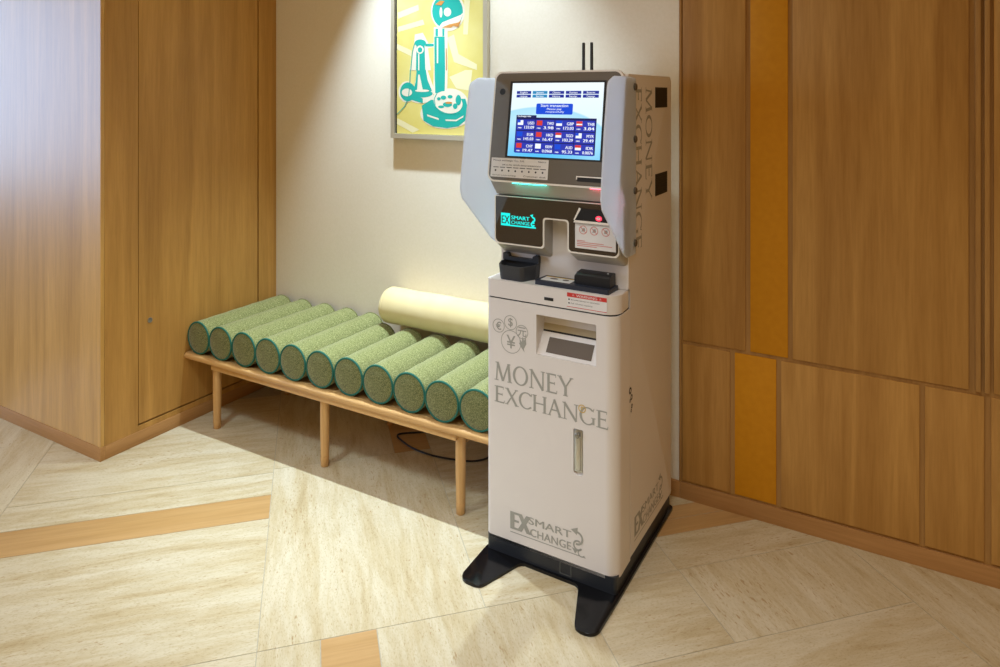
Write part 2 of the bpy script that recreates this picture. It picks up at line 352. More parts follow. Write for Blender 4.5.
# serif capitals drawn from strokes (unit cap height)
def serif_word(word, width, cap):
    T, H_, S = .140, .075, .045
    segs = []; x = 0
    def ln(a, b, w): segs.append(('l', (x+a[0], a[1]), (x+b[0], b[1]), w))
    def sf(cx, z, w=.24):
        zz = z+S/2 if z < .5 else z-S/2
        ln((cx-w/2, zz), (cx+w/2, zz), S)
    def arc(cx, cz, rx, rz, a0, a1): segs.append(('a', x+cx, cz, rx, rz, a0, a1))
    for ch in word:
        if ch == 'M':
            ln((.12, 0), (.18, 1), H_); ln((.18, 1), (.50, .02), T); ln((.50, .02), (.82, 1), H_*1.2); ln((.82, 1), (.90, 0), T); sf(.12, 0); sf(.90, 0, .28); sf(.13, 1, .14); sf(.87, 1, .14); adv = 1.06
        elif ch in 'OCG':
            if ch == 'O': arc(.46, .5, .44, .52, 0, 360); adv = .95
            else:
                arc(.46, .5, .44, .52, 45, 318); adv = .80
                ln((.745, .80), (.79, 1.0), .04)
                if ch == 'G': ln((.76, .06), (.76, .42), T*.9); sf(.76, .40+.02 if False else .42, .24); adv = .90
        elif ch == 'N':
            ln((.14, 0), (.14, 1), H_); ln((.12, 1), (.78, .0), T); ln((.78, 0), (.78, 1), H_); sf(.14, 0); sf(.78, 1); sf(.09, 1, .14); adv = .93
        elif ch == 'E':
            ln((.16, 0), (.16, 1), T); ln((.16, .975), (.56, .975), H_); ln((.16, .52), (.50, .52), H_); ln((.16, .025), (.60, .025), H_)
            ln((.555, 1), (.555, .84), .035); ln((.60, 0), (.62, .17), .035); ln((.495, .44), (.495, .60), .035); sf(.14, 0); sf(.14, 1); adv = .68
        elif ch == 'Y':
            ln((.08, 1), (.40, .46), T); ln((.72, 1), (.40, .46), H_); ln((.40, 0), (.40, .48), T); sf(.40, 0); sf(.08, 1); sf(.72, 1, .2); adv = .80
        elif ch == 'X':
            ln((.10, 1), (.68, 0), T); ln((.66, 1), (.08, 0), H_); sf(.10, 1); sf(.68, 0); sf(.66, 1, .2); sf(.08, 0, .2); adv = .78
        elif ch == 'H':
            ln((.15, 0), (.15, 1), T); ln((.72, 0), (.72, 1), T); ln((.15, .52), (.72, .52), H_); [sf(a, b) for a in (.15, .72) for b in (0, 1)]; adv = .88
        elif ch == 'A':
            ln((.10, 0), (.40, 1), H_); ln((.38, 1), (.72, 0), T); ln((.22, .36), (.58, .36), H_); sf(.10, 0, .2); sf(.72, 0); adv = .82
        else: adv = .4
        x += adv
    sx = width/x
    return segs, sx, cap
def draw_serif(bm, word, width, cap, f, ox, oz, d=0):
    segs, sx, c = serif_word(word, width, cap)
    for s in segs:
        if s[0] == 'l':
            line(bm, (ox+s[1][0]*sx, oz+s[1][1]*c), (ox+s[2][0]*sx, oz+s[2][1]*c), s[3]*(sx+c)/2, f, d)
        else:
            _, cx, cz, rx, rz, a0, a1 = s; n = 28; pi_, po = [], []
            for i in range(n+1):
                a = R(a0+(a1-a0)*i/n); po.append((cx+rx*math.cos(a), cz+rz*math.sin(a)))
                pi_.append((cx+(rx-.135)*math.cos(a), cz+(rz-.07)*math.sin(a)))
            for i in range(n): poly(bm, [(ox+p[0]*sx, oz+p[1]*c) for p in (pi_[i], pi_[i+1], po[i+1], po[i])], f, d)

# ---------------------------------------------------------------- floor
YW = 2.88                       # plane of the back wall
def build_floor():
    bm = bmesh.new(); g = .0022
    def tile(s0, s1, d0, d1, mi):
        s0 += g; s1 -= g; d0 += g; d1 -= g
        c = [((s-d)/2, (s+d)/2) for s, d in ((s0, d0), (s1, d0), (s1, d1), (s0, d1))]
        prism(bm, c, -.02, 0, XY, mi)
    P, N_, W_ = 1, 2, 3
    T = [(-1.65, -.21, 4.58, 5.75, P), (-1.65, -.21, 4.33, 4.58, P), (-3.4, -1.65, 4.33, 5.9, N_), (-4.6, -.21, 4.09, 4.33, W_),
         (-1.9, -.21, 3.12, 4.09, P), (-4.6, -1.9, 3.12, 4.09, P), (-1.3, -.21, 2.2, 3.12, P), (-4.6, -1.3, 2.2, 3.12, N_),
         (-.21, .048, 1.0, 3.12, N_), (.048, .287, 1.0, 3.12, W_), (.287, 1.225, 2.0, 3.12, N_), (.287, 1.225, 1.0, 2.0, N_),
         (-.21, .777, 3.12, 4.62, N_), (-.21, .54, 4.62, 6.0, N_), (.54, .777, 4.62, 6.0, W_),
         (.777, 1.75, 3.12, 3.38, P), (1.75, 2.9, 3.12, 3.38, P), (.777, 1.52, 3.38, 5.0, P), (1.52, 2.5, 3.38, 3.502, W_), (1.52, 2.5, 3.502, 3.615, W_), (1.52, 2.9, 3.615, 4.2, P),
         (1.225, 1.755, 2.64, 3.12, P), (1.755, 2.69, 2.64, 3.12, N_), (1.225, 2.69, 1.5, 2.64, P), (2.69, 3.4, .6, 3.2, N_), (3.4, 4.6, -1.2, 2.6, P),
         (1.225, 2.69, .3, 1.5, N_), (-2.4, 1.225, -1.2, 1.0, P), (-4.6, -.21, 1.0, 2.2, P), (1.225, 3.4, -1.2, .3, P)]
    for t in T: tile(*t)
    # grout bed
    prism(bm, [(-4.6, -1.2), (2.2, -1.2), (2.2, 3.0), (-4.6, 3.0)], -.05, -.0012, XY, 0)
    geom = lambda: bm.verts[:]+bm.edges[:]+bm.faces[:]
    for co, no in (((0, 2.9, 0), (0, 1, 0)), ((0, -1.2, 0), (0, -1, 0)), ((-4.6, 0, 0), (-1, 0, 0)), ((2.2, 0, 0), (1, 0, 0))):
        bmesh.ops.bisect_plane(bm, geom=geom(), plane_co=co, plane_no=no, clear_outer=True)
    return struct(link('floor', bm, [M['grout'], M['trav_p'], M['trav_n'], M['floor_wood']]))
build_floor()

# ---------------------------------------------------------------- walls
CEIL = 3.2
struct(boxo('wall_back', (-3.16, YW+.005, 0), (-.80, YW+.105, CEIL), M['plaster']))
struct(boxo('baseboard_back', (-3.14, YW-.006, 0), (-.80, YW+.005, .066), M['oak_base'], bev=.001))

# left oak block with a flush access panel on its right-hand face
def build_left():
    XL, YF = -3.14, 1.861
    w = struct(boxo('wall_left', (-4.6, YF+.004, .0), (XL-.018, YW+.1, CEIL), M['dark']))
    o = boxo('front_veneer', (-4.6, YF, .062), (XL, YF+.018, CEIL), M['oak_left'], w, .0008, 1)
    boxo('front_stile', (XL-.018, YF+.0185, .062), (XL, 2.0405, CEIL), M['oak_side'], w)
    boxo('bottom_rail', (XL-.018, 2.041, .062), (XL, 2.755, .088), M['oak_side'], w)
    d = boxo('access_panel', (XL-.018, 2.0435, .0955), (XL, 2.7495, CEIL-.02), M['oak_side'], w, .0006, 1)
    boxo('rear_stile', (XL-.018, 2.7575, .062), (XL, YW+.004, CEIL), M['oak_side'], w)
    bm = bmesh.new(); F = lambda r, a, h: (XL+h, 2.101+r*math.cos(a), .571+r*math.sin(a))
    lathe(bm, [(.0125, -.002), (.0125, .002), (.011, .003), (.0085, .0022), (.0001, .002)], 28, F)
    k = link('round_lock', bm, M['steel_dk'], d, True); k['label'] = 'small round grey metal lock'
    b = struct(boxo('baseboard_left', (-4.6, YF-.003, 0), (XL+.003, YF+.02, .0615), M['oak_base'], bev=.001))
    bm = bmesh.new(); box(bm, (XL-.015, YF+.0205, 0), (XL+.003, YW-.007, .0615), .001); s = struct(link('baseboard_side', bm, M['oak_base_y'], None, True))
build_left()

# panelled wall to the right of the machine
def build_right():
    w = boxo('wall_right', (-.805, YW+.004, .0), (2.2, YW+.105, CEIL), M['oak_batten']); struct(w)
    struct(boxo('baseboard_right', (-.7995, YW-.006, 0), (2.2, YW+.0035, .0665), M['oak_base'], bev=.001))
    XS0 = [(-.788, -.601, 0), (-.583, -.429, 1), (-.411, .044, 0), (.060, .232, 0), (.251, .72, 0), (.738, 1.2, 0), (1.216, 2.18, 0)]
    XS1 = [(-.788, -.542, 0), (-.524, -.387, 1), (-.370, .188, 0), (.258, .80, 0), (.818, 1.4, 0), (1.416, 2.18, 0)]
    for row, z0, z1 in ((XS0, .076, .633), (XS1, .648, CEIL-.01)):
        for a, b, k in row:
            o = boxo('mustard_panel' if k else 'oak_panel', (a, YW-.004 if not k else YW-.002, z0), (b, YW+.0045, z1), M['mustard' if k else 'oak_wall'], w, .0012, 2)
            if k: o['label'] = 'mustard yellow leather-covered panel'
    # stepped vertical ribs between two tall panels
    bm = bmesh.new(); box(bm, (.206, YW-.012, .648), (.2215, YW+.0045, CEIL-.01), .001); link('vertical_rib', bm, M['oak_batten'], w, True)
    bm = bmesh.new(); box(bm, (.232, YW-.012, .648), (.247, YW+.0045, CEIL-.01), .001); link('vertical_rib', bm, M['oak_batten'], w, True)
    bm = bmesh.new(); box(bm, (-.8045, YW-.002, .0665), (-.794, YW+.004, CEIL), .001); link('edge_trim', bm, M['oak_batten'], w, True)
build_right()

# ---------------------------------------------------------------- bench
def build_bench():
    x0, x1, yf, yb, zt = -3.137, -1.340, 2.285, 2.862, .357
    t = empty('bench', 'low blonde wood bench with round legs against the cream wall', 'bench', ((x0+x1)/2, (yf+yb)/2, 0))
    cx, cy = (x0+x1)/2, (yf+yb)/2
    def B(lo, hi): return (lo[0]-cx, lo[1]-cy, lo[2]), (hi[0]-cx, hi[1]-cy, hi[2])
    prof = rpoly([(yf, zt-.031, .013), (yf+.05, zt-.031, 0), (yf+.05, zt-.004, 0), (yf+.03, zt, .004), (yf, zt, .013)])
    bm = bmesh.new(); prism(bm, [(y-cy, z) for y, z in prof], x0-cx, x1-cx, YZ); link('front_edge_rail', bm, M['bench_x'], t, True)
    bm = bmesh.new()
    nb = 5; w_ = (yb-.0-(yf+.0505))/nb
    for i in range(nb):
        lo, hi = B((x0+.002, yf+.0505+i*w_, zt-.026), (x1-.002, yf+.0505+(i+1)*w_-.003, zt-.005)); box(bm, lo, hi, .001)
    link('seat_board', bm, M['bench_x'], t, True)
    for y in (yf+.016, yb-.052):
        lo, hi = B((-2.957, y, .300), (-1.520, y+.022, .3255)); bm = bmesh.new(); box(bm, lo, hi, .002); link('apron', bm, M['bench_x'], t, True)
    for lx in (-2.957, -2.240, -1.520):
        lo, hi = B((lx-.011, yf+.08, .270), (lx+.011, yb-.085, .2985)); bm = bmesh.new(); box(bm, lo, hi, .002); link('cross_rail', bm, M['bench_y'], t, True)
        for ly in (2.338, yb-.063):
            bm = bmesh.new()
            lathe(bm, [(.0185, .0475), (.0205, .17), (.0208, .3252)], 24)
            lg = link('leg', bm, M['bench_z'], t, True, (lx-cx, ly-cy, 0))
            bm = bmesh.new(); lathe(bm, [(.0155, 0), (.0175, .0025), (.0192, .042), (.0182, .046), (.0165, .0472)], 24); link('foot_cap', bm, M['bench_z'], lg, True)
build_bench()

# ---------------------------------------------------------------- green bolsters
BR, BL, ZT = .0813, .535, .3555
def build_bolster(BL):
    t = empty('green_bolster', '', 'bolster', (0, 0, 0), 'green felt bolsters laid side by side on the bench')
    F = lambda r, a, h: (r*math.cos(a), h, BR+r*math.sin(a))
    bm = bmesh.new(); n = 12
    prof = [(BR-.002, .004), (BR-.0008, .012)]+[(BR-.0008-.0008*math.sin(i*2.1), .03+(BL-.06)*i/n) for i in range(n+1)]+[(BR-.002, BL-.006), (BR-.008, BL-.001)]
    lathe(bm, prof, 48, F, True); link('cover', bm, M['green'], t, True)
    bm = bmesh.new(); lathe(bm, [(BR-.003, .0035), (BR-.010, -.001), (BR-.03, -.005), (BR-.055, -.007), (.0005, -.008)], 48, F, True)
    link('end_cap', bm, M['green_shaded'], t, True)['label'] = 'flat round end of green felt, shade tinted into the colour'
    for h in (.002, BL-.003):
        bm = bmesh.new(); rr = .0044
        tube(bm, [F(BR-.0036, 2*math.pi*i/48, h) for i in range(48)], rr, 8, True)
        link('piping', bm, M['teal'] if h < .1 else M['green_shaded'], t, True)['label'] = 'teal piping around the end seam' if h < .1 else 'green piping around the back seam'
    return t
proto = build_bolster(.553); proto_short = build_bolster(.446)
BLAB = ['green bolster at the far left end of the bench, touching the oak wall',
        'second green bolster from the oak wall on the bench',
        'third green bolster from the oak wall on the bench',
        'fourth green bolster from the oak wall on the bench',
        'fifth green bolster from the oak wall, last left of the cream bolster',
        'sixth green bolster from the oak wall, just at the cream bolster left end',
        'seventh green bolster from the oak wall, first fully in front of the cream bolster',
        'fourth green bolster counted from the white machine along the bench',
            'third green bolster counted from the white machine along the bench',
            'second green bolster from the white machine, its round end fully seen',
            'green bolster nearest the white machine, partly hidden behind it']
random.seed(4)
def copy_tree(o):
    r = o.copy(); C.objects.link(r)
    for ch in list(o.children):
        c = ch.copy(); C.objects.link(c); c.parent = r
    return r
for i in range(11):
    o = proto if i == 0 else proto_short if i == 5 else copy_tree(proto if i < 5 else proto_short)
    o.location = (-3.0555+i*.1631, 2.305+random.uniform(-.003, .003), ZT+.002)
    o['label'] = BLAB[i]

# cream bolster lying along the wall on top of the green ones
def build_cream():
    r, L_, x0 = .0885, .90, -2.252
    t = empty('cream_bolster', 'long plain cream bolster lying lengthwise along the wall behind the green bolsters', 'bolster', (x0+L_/2, 2.785, ZT+2*BR-.002))
    F = lambda q, a, h: (h-L_/2, q*math.cos(a), r+q*math.sin(a))
    bm = bmesh.new()
    prof = [(.001, .0), (r*.55, .001), (r*.78, .005), (r*.9, .012), (r*.97, .024), (r, .045)]
    prof = prof+[(r-.0012*(1-math.cos(i*1.3)), .045+(L_-.09)*i/14) for i in range(1, 14)]+[(q, L_-h) for q, h in prof[::-1]]
    lathe(bm, prof, 48, F); link('cover', bm, M['cream_fab'], t, True)
    for h in (.028, L_-.028):
        bm = bmesh.new(); tube(bm, [F(r*.975, 2*math.pi*i/48, h) for i in range(48)], .0018, 6, True); link('seam', bm, M['cream_fab'], t, True)
build_cream()

# ---------------------------------------------------------------- framed picture
def ray(px, py):
    a = (px-500)/FPX; b = -(py-YH)/FPX
    return Vector((-math.sin(TH)+a*math.cos(TH), math.cos(TH)+a*math.sin(TH), b))
def build_art():
    yF = 2.852; x0, x1, z0, z1 = -2.281, -1.706, 1.4305, 2.40
    fw = .023
    cx = (x0+x1)/2; t = empty('framed_picture', 'yellow print of a teal candlestick telephone in a pale metal frame', 'picture', (cx, YW+.004, z0))
    def T(x, z, d): return (x-cx, yF+d-YW-.004, z-z0)
    def bar(p): 
        bm = bmesh.new(); prism(bm, p, 0, .022, T); link('frame_rail', bm, M['frame'], t)
    bar([(x0, z0), (x1, z0), (x1-fw, z0+fw), (x0+fw, z0+fw)]); bar([(x0, z1), (x1, z1), (x1-fw, z1-fw), (x0+fw, z1-fw)])
    bar([(x0, z0), (x0, z1), (x0+fw, z1-fw), (x0+fw, z0+fw)]); bar([(x1, z0), (x1, z1), (x1-fw, z1-fw), (x1-fw, z0+fw)])
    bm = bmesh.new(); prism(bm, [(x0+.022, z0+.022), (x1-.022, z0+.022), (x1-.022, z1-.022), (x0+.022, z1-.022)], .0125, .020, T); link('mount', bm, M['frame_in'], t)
    bm = bmesh.new(); prism(bm, [(x0+.04, z0+.05), (x1-.04, z0+.05), (x1-.04, z1-.05), (x0+.04, z1-.05)], .022, .0325, T); link('back_block', bm, M['frame'], t)
    bx0, bx1, bz0, bz1 = x0+fw+.012, x1-fw-.0015, z0+fw+.0015, z1-fw-.002
    bm = bmesh.new(); prism(bm, [(bx0, bz0), (bx1, bz0), (bx1, bz1), (bx0, bz1)], .008, .0122, T); art = bm; AM = ['yellowpaper']
    yp = yF+.008
    def A(px, py, d=0):
        v = ray(px, py); k = yp/v.y; return (v.x*k, EYE+v.z*k)
    def shape(name, m, polys, lay, lab=None):
        k = [n for n in M if M[n] is m][0]
        if k not in AM: AM.append(k)
        for ps in polys:
            q = [(min(max(a, bx0), bx1), min(max(b, bz0), bz1)) for a, b in [A(*p) for p in ps]]
            f = lambda a, b, d: T(a, b, -d*2+.008-.0003*lay)
            poly(art, q, f, 0, AM.index(k))
    def c(X, Y): return (385+X/8.7, Y/8.7)            # coordinates read on an enlargement of the print
    def e(X, Y): return (385+X/8.7, 70+Y/8.7)
    def ell(cx_, cy_, rx, ry, n=28, rot=0, a0=0, a1=360):
        o = []
        for i in range(n):
            a = R(a0+(a1-a0)*i/(n if a1-a0 == 360 else n-1)); u, v = rx*math.cos(a), ry*math.sin(a)
            o.append((cx_+u*math.cos(rot)-v*math.sin(rot), cy_+u*math.sin(rot)+v*math.cos(rot)))
        return o
    def band(ps, w):
        out = []
        for a, b in zip(ps, ps[1:]):
            d = Vector((b[0]-a[0], b[1]-a[1])); n = Vector((-d.y, d.x)).normalized()*w/2
            out.append([(a[0]+n.x, a[1]+n.y), (b[0]+n.x, b[1]+n.y), (b[0]-n.x, b[1]-n.y), (a[0]-n.x, a[1]-n.y)])
        return out
    mp = lambda f, ps: [f(*p) for p in ps]
    # pale strokes of the background
    shape('pale_stroke', M['paleyellow'], [mp(c, [(110, 110), (290, 40), (295, 90), (115, 165)]), mp(c, [(110, 235), (330, 170), (345, 215), (115, 280)]),
          mp(c, [(540, 330), (600, 300), (640, 470), (800, 560), (800, 610), (600, 540)]), mp(c, [(690, 0), (740, 0), (720, 300), (680, 300)]), mp(c, [(105, 380), (230, 440), (230, 490), (105, 430)]),
          mp(e, [(560, 60), (700, 0), (760, 0), (740, 180), (620, 160)]), mp(e, [(110, 420), (300, 520), (240, 545), (95, 470)])], 1)
    # white halo outlines
    shape('white_outline', M['whiteink'], [mp(c, ell(548, 100, 148, 172)), mp(c, [(425, 235), (545, 235), (545, 612), (425, 612)]), mp(e, [(425, -5), (548, -5), (540, 210), (420, 210)]),
          mp(c, [(215, 612), (250, 420), (260, 300), (330, 285), (380, 380), (425, 372), (425, 410), (375, 420), (400, 612)]), mp(e, [(240, 200), (290, 0), (370, 0), (430, 170), (400, 240), (260, 240)]),
          mp(e, ell(190, 190, 72, 92)), mp(e, ell(310, 220, 110, 70)), mp(e, ell(530, 380, 222, 132)), mp(e, ell(560, 280, 160, 120))], 2)
    shape('teal_phone', M['tealink'], [mp(c, ell(545, 100, 134, 152)), mp(c, [(430, 318), (520, 318), (524, 612), (432, 612)]), mp(e, [(432, -2), (524, -2), (520, 200), (438, 200)]),
          mp(c, [(440, 250), (462, 250), (462, 315), (440, 315)]), mp(c, [(500, 250), (518, 250), (518, 315), (500, 315)]),
          mp(c, [(350, 380), (425, 380), (425, 404), (350, 404)]), mp(c, ell(308, 375, 50, 32)), mp(c, [(275, 390), (345, 390), (352, 612), (270, 612)]),
          mp(e, [(276, -2), (356, -2), (372, 90), (410, 180), (330, 215), (245, 190), (268, 100)]), mp(e, ell(325, 205, 90, 34)),
          mp(e, ell(200, 190, 68, 82)), mp(e, [(150, 235), (330, 290), (330, 250), (200, 180)]),
          mp(e, [(320, 310), (400, 260), (700, 250), (722, 330), (700, 440), (640, 490), (540, 506), (420, 490), (335, 440), (330, 380)])], 3)
    shape('white_highlight', M['whiteink'], [mp(c, ell(545, 105, 32, 38)), mp(c, ell(488, 108, 12, 45)), mp(c, [(500, 195), (660, 130), (690, 100), (640, 215), (560, 262), (470, 235)]),
          mp(c, [(452, 330), (464, 330), (464, 550), (452, 550)]), mp(c, ell(306, 432, 32, 36)), mp(c, [(290, 470), (300, 470), (300, 612), (290, 612)]),
          mp(e, ell(192, 195, 45, 34)), mp(e, [(290, 40), (302, 40), (330, 170), (280, 180)]), mp(e, ell(325, 180, 62, 11)),
          mp(e, ell(550, 280, 128, 95, rot=.3)), mp(e, [(365, 385), (470, 420), (468, 435), (370, 402)]), mp(e, [(525, 430), (620, 432), (685, 395), (680, 412), (620, 446), (530, 443)])], 4)
    shape('teal_detail', M['tealink'], [mp(e, ell(510, 240, 24, 18)), mp(e, ell(568, 232, 22, 15)), mp(e, ell(640, 262, 24, 45)), mp(e, ell(612, 315, 20, 24)), mp(e, ell(545, 300, 40, 22)), mp(e, ell(470, 250, 16, 14)),
          mp(e, ell(490, 320, 26, 12)), mp(c, ell(306, 434, 20, 23))]+[mp(e, p) for p in band([(455, 200), (430, 250), (440, 320), (490, 370), (570, 385), (650, 375)], 7)], 5)
    shape('orange_accent', M['orangeink'], [mp(c, [(440, 40), (480, 5), (520, 10), (490, 48)]), mp(c, [(495, 240), (560, 212), (640, 195), (665, 175), (640, 235), (600, 225), (575, 240)]), mp(e, ell(556, 285, 30, 9)),
          mp(c, [(530, 420), (538, 420), (540, 612), (532, 612)])], 6)
    shape('phone_cord', M['tealink'], [mp(c, p) for p in band([(262, 370), (240, 450), (225, 610)], 7)]+[mp(e, p) for p in band([(222, 0), (215, 150), (205, 250), (170, 320), (105, 385)], 7)], 5)
    link('print', art, [M[k] for k in AM], t)
build_art()

# ---------------------------------------------------------------- black cable under the bench
def Z0(px, py, z=0):
    v = ray(px, py); k = (z-EYE)/v.z; return Vector((v.x*k, v.y*k, z))
bm = bmesh.new()
pts = [Z0(*p, .005) for p in ((401, 426), (399, 434), (405, 443), (417, 450), (435, 456), (458, 460), (475, 461), (490, 457), (505, 449))]
pts = [Vector((-1.98, 2.865, .06)), Vector((-1.99, 2.84, .008))] + pts[1:] + [Vector((-1.25, 2.84, .006))]
tube(bm, smoothpath(pts, 6), .0042, 8)
o = link('power_cable', bm, M['rubber'], None, True); o['label'] = 'black power cable looping over the floor beneath the bench'; o['category'] = 'cable'

# ---------------------------------------------------------------- money exchange machine
KX, KY = -1.316, 2.197
K = empty('money_exchange_machine', 'tall white money exchange kiosk with lit touch screen and black base', 'exchange machine', (KX, KY, 0))
Wd, DP = .501, .594
FR = lambda a, b, d: (a, -d, b)                       # on a front plane, d outwards
def fr_at(y): return lambda a, b, d: (a, y-d, b)

def build_machine():
    # base plate with two splayed front feet
    base = rpoly([(-.004, .60, .02), (-.004, -.01, .01), (.004, -.187, .036), (.088, -.189, .03), (.150, -.010, .02), (.370, -.012, .02), (.437, -.197, .03), (.508, -.197, .036), (.511, -.01, .01), (.511, .60, .02)])
    prismo('base_plate', base, .0, .010, M['black_gloss'], K, XY, .0018)['label'] = 'glossy black steel base plate with two splayed feet'
    pl = rpoly([(.003, .0, .012), (Wd-.003, .0, .012), (Wd-.003, DP-.003, .01), (.003, DP-.003, .01)])
    p = prismo('plinth', pl, .0101, .0655, M['plinth'], K, XY)
    bm = bmesh.new()
    for a, b, c_, d_ in ((.294, .297, .018, .056), (.335, .338, .018, .056), (.294, .338, .016, .019)): box(bm, (a, -.0012, c_), (b, .0, d_))
    link('hatch_outline', bm, M['plinth_dark'], p)
    # body behind door, shelf and head
    bd = rpoly([(0, .0625, 0), (DP, .0625, .006), (DP, 1.722, .022), (.106, 1.722, .012), (.106, .93, 0), (.126, .93, 0), (.126, .0625, 0)][::1])
    bd = rpoly([(.126, .0625, 0), (DP, .0625, .006), (DP, 1.722, .020), (.106, 1.722, .006), (.106, .9865, 0), (.1262, .9865, 0)])
    body = prismo('body', bd, 0, Wd, M['white'], K, YZ, .004)
    # door
    dr = rpoly([(0, .125, 0), (0, 0, .02), (Wd, 0, .042), (Wd, .125, 0)], 10)
    bm = bmesh.new(); a, b, fs = prism(bm, dr, (.055), .9188, XY)
    bmesh.ops.bevel(bm, geom=[e for e in fs[0].edges]+[e for e in fs[1].edges], offset=.003, segments=3, affect='EDGES', profile=.5)
    door = link('door', bm, M['white'], K, True)
    bm = bmesh.new(); prism(bm, rpoly([(.204, .747, .004), (.428, .747, .004), (.428, .886, .004), (.204, .886, .004)]), -.02, .075); cut(door, bm)
    bm = bmesh.new(); prism(bm, rpoly([(.3455, .369, .012), (.3805, .369, .012), (.3805, .523, .003), (.3455, .523, .003)]), -.02, .008); cut(door, bm)
    # dark seam under the shelf
    prismo('shelf_gap', rpoly([(.004, .12, 0), (.004, .004, .018), (Wd-.004, .004, .04), (Wd-.004, .12, 0)], 8), .9188, .9245, M['rubber'], K, XY)
    # dispenser pocket: back, sloping lower face with display
    pk = link('cash_slot_pocket', (lambda b: (loft(b, [[(.2045, .0744, .7475), (.2045, .0744, .8855), (.2045, .070, .8855), (.2045, .052, .815), (.2045, .0035, .7475)], [(.4275, .0744, .7475), (.4275, .0744, .8855), (.4275, .070, .8855), (.4275, .052, .815), (.4275, .0035, .7475)]]), b)[1])(bmesh.new()), M['white'], door)
    bm = bmesh.new(); F = lambda a, b, d: (a, .0705-(.8855-b)/.0705*.018-.0006, b)
    quad(bm, .2055, .4265, .819, .843, F); link('note_flap', bm, M['pocket'], pk)['label'] = 'beige flap of the cash slot'
    bm = bmesh.new(); quad(bm, .2055, .4265, .815, .821, lambda a, b, d: (a, .0705-(.8855-b)/.0705*.018-.0008, b)); link('slot_shadow_strip', bm, M['rubber'], pk)
    sl = lambda a, b, d: (a, .052-(.815-b)/.0675*.0485-.0009*1-d, b+.0004)
    bm = bmesh.new(); quad(bm, .236, .406, .757, .801, sl); link('small_display', bm, M['display_brown'], pk)['label'] = 'dark brown display window'
    # handle
    bm = bmesh.new(); box(bm, (.3475, .001, .378), (.3785, .0075, .521), .003); h = link('door_handle', bm, M['steel'], door, True); h['label'] = 'brushed steel recessed door handle'
    bm = bmesh.new(); box(bm, (.3525, -.004, .385), (.3735, .0035, .500), .0045, 3); link('lever', bm, M['steel'], h, True)
    bm = bmesh.new(); lathe(bm, [(.0085, .0), (.0085, .006), (.006, .0075), (.0001, .0075)], 20, lambda r, a, hh: (.363+r*math.cos(a), -.0035-hh, .505+r*math.sin(a))); link('lock_cylinder', bm, M['steel_dk'], h, True)
    # shelf
    sh = prismo('shelf', rpoly([(0, .1058, 0), (0, 0, .02), (Wd, 0, .055), (Wd, .1058, 0)], 10), .9242, .986, M['white'], K, XY, .004)
    bm = bmesh.new(); box(bm, (.235, -.0012, .941), (.270, .002, .9515), .0006); link('usb_port', bm, M['black_pl'], sh, True)
    # note cup
    CX = .095
    def outl(y0, w0, w1, dep, z):
        return [(x, y, z) for x, y in rpoly([(CX-w0/2, y0, .003), (CX-w0/2, y0-.035, .012), (CX-w1/2, y0-dep, .022), (CX+w1/2, y0-dep, .022), (CX+w0/2, y0-.035, .012), (CX+w0/2, y0, .003)], 6)]
    bm = bmesh.new()
    lo = [outl(.1035, .138, .090, .090, .9865), outl(.1035, .146, .098, .096, 1.039), outl(.0975, .134, .088, .086, 1.039), outl(.0975, .126, .084, .080, .995)]
    loft(bm, lo, True); cup = link('coin_cup', bm, M['slate_pl'], K, True); cup['label'] = 'dark grey half-round coin cup'
    bm = bmesh.new(); prism(bm, rpoly([(.020, 1.0395, 0), (.020, 1.066, .005), (.042, 1.066, .008), (.046, 1.052, .004), (.142, 1.052, .004), (.146, 1.066, .008), (.168, 1.066, .005), (.168, 1.0395, 0)]), .086, .1035)
    link('back_plate', bm, M['slate_pl'], cup, True)
    # tray with label and scanner block
    bm = bmesh.new(); prism(bm, rpoly([(.190, .014, .004), (.466, .014, .006), (.470, .094, .002), (.196, .094, .002)]), .9862, 1.0015, XY); tr = link('device_tray', bm, M['navy_pl'], K, True)
    bm = bmesh.new(); quad(bm, .205, .318, .028, .084, XY, 1.0018); link('instruction_label', bm, M['paper'], tr)
    bm = bmesh.new(); quad(bm, .205, .318, .076, .084, XY, 1.0021); link('label_stripe', bm, M['yellow'], tr)
    bm = bmesh.new()
    for cx_, w in ((.245, .016), (.290, .012)): poly(bm, [(cx_+w*math.cos(R(a)), .058+.009*math.sin(R(a))) for a in range(0, 360, 30)], XY, 1.0024)
    link('label_pictogram', bm, M['display_brown'], tr)
    bm = bmesh.new(); prism(bm, rpoly([(.038, 1.0017, 0), (.038, 1.034, .004), (.046, 1.041, .004), (.088, 1.044, .004), (.088, 1.0017, 0)]), .337, .462, YZ); rd = link('card_reader', bm, M['black_pl'], tr, True); rd['label'] = 'black passport and card reader block'
    bm = bmesh.new(); prism(bm, rpoly([(.048, 1.0017, 0), (.048, 1.027, .003), (.084, 1.036, .004), (.088, 1.0017, 0)]), .327, .3368, YZ); link('reader_cheek', bm, M['black_pl'], rd, True)
    bm = bmesh.new(); lathe(bm, [(.0035, 0), (.003, .001), (.0001, .0012)], 14, lambda r, a, hh: (.443+r*math.cos(a), .068+r*math.sin(a), 1.0425+hh)); link('indicator', bm, M['steel'], rd, True)
    # warning sticker
    bm = bmesh.new(); quad(bm, .322, .466, .928, .980, FR, .0006); st = link('warning_sticker', bm, M['paper'], sh)
    bm = bmesh.new(); quad(bm, .322, .466, .966, .980, FR, .0009); quad(bm, .322, .466, .9315, .9335, FR, .0009); link('red_band', bm, M['red'], st)
    bm = bmesh.new(); put(bm, fit_text('WARNING', .356, .432, .9685, .006, .009), FR, .0012)
    for cx_ in (.345, .443): ring(bm, cx_, .9725, .0028, .0042, FR, .0012, n=3, a0=90, a1=450)
    link('sticker_text_white', bm, M['paper'], st)
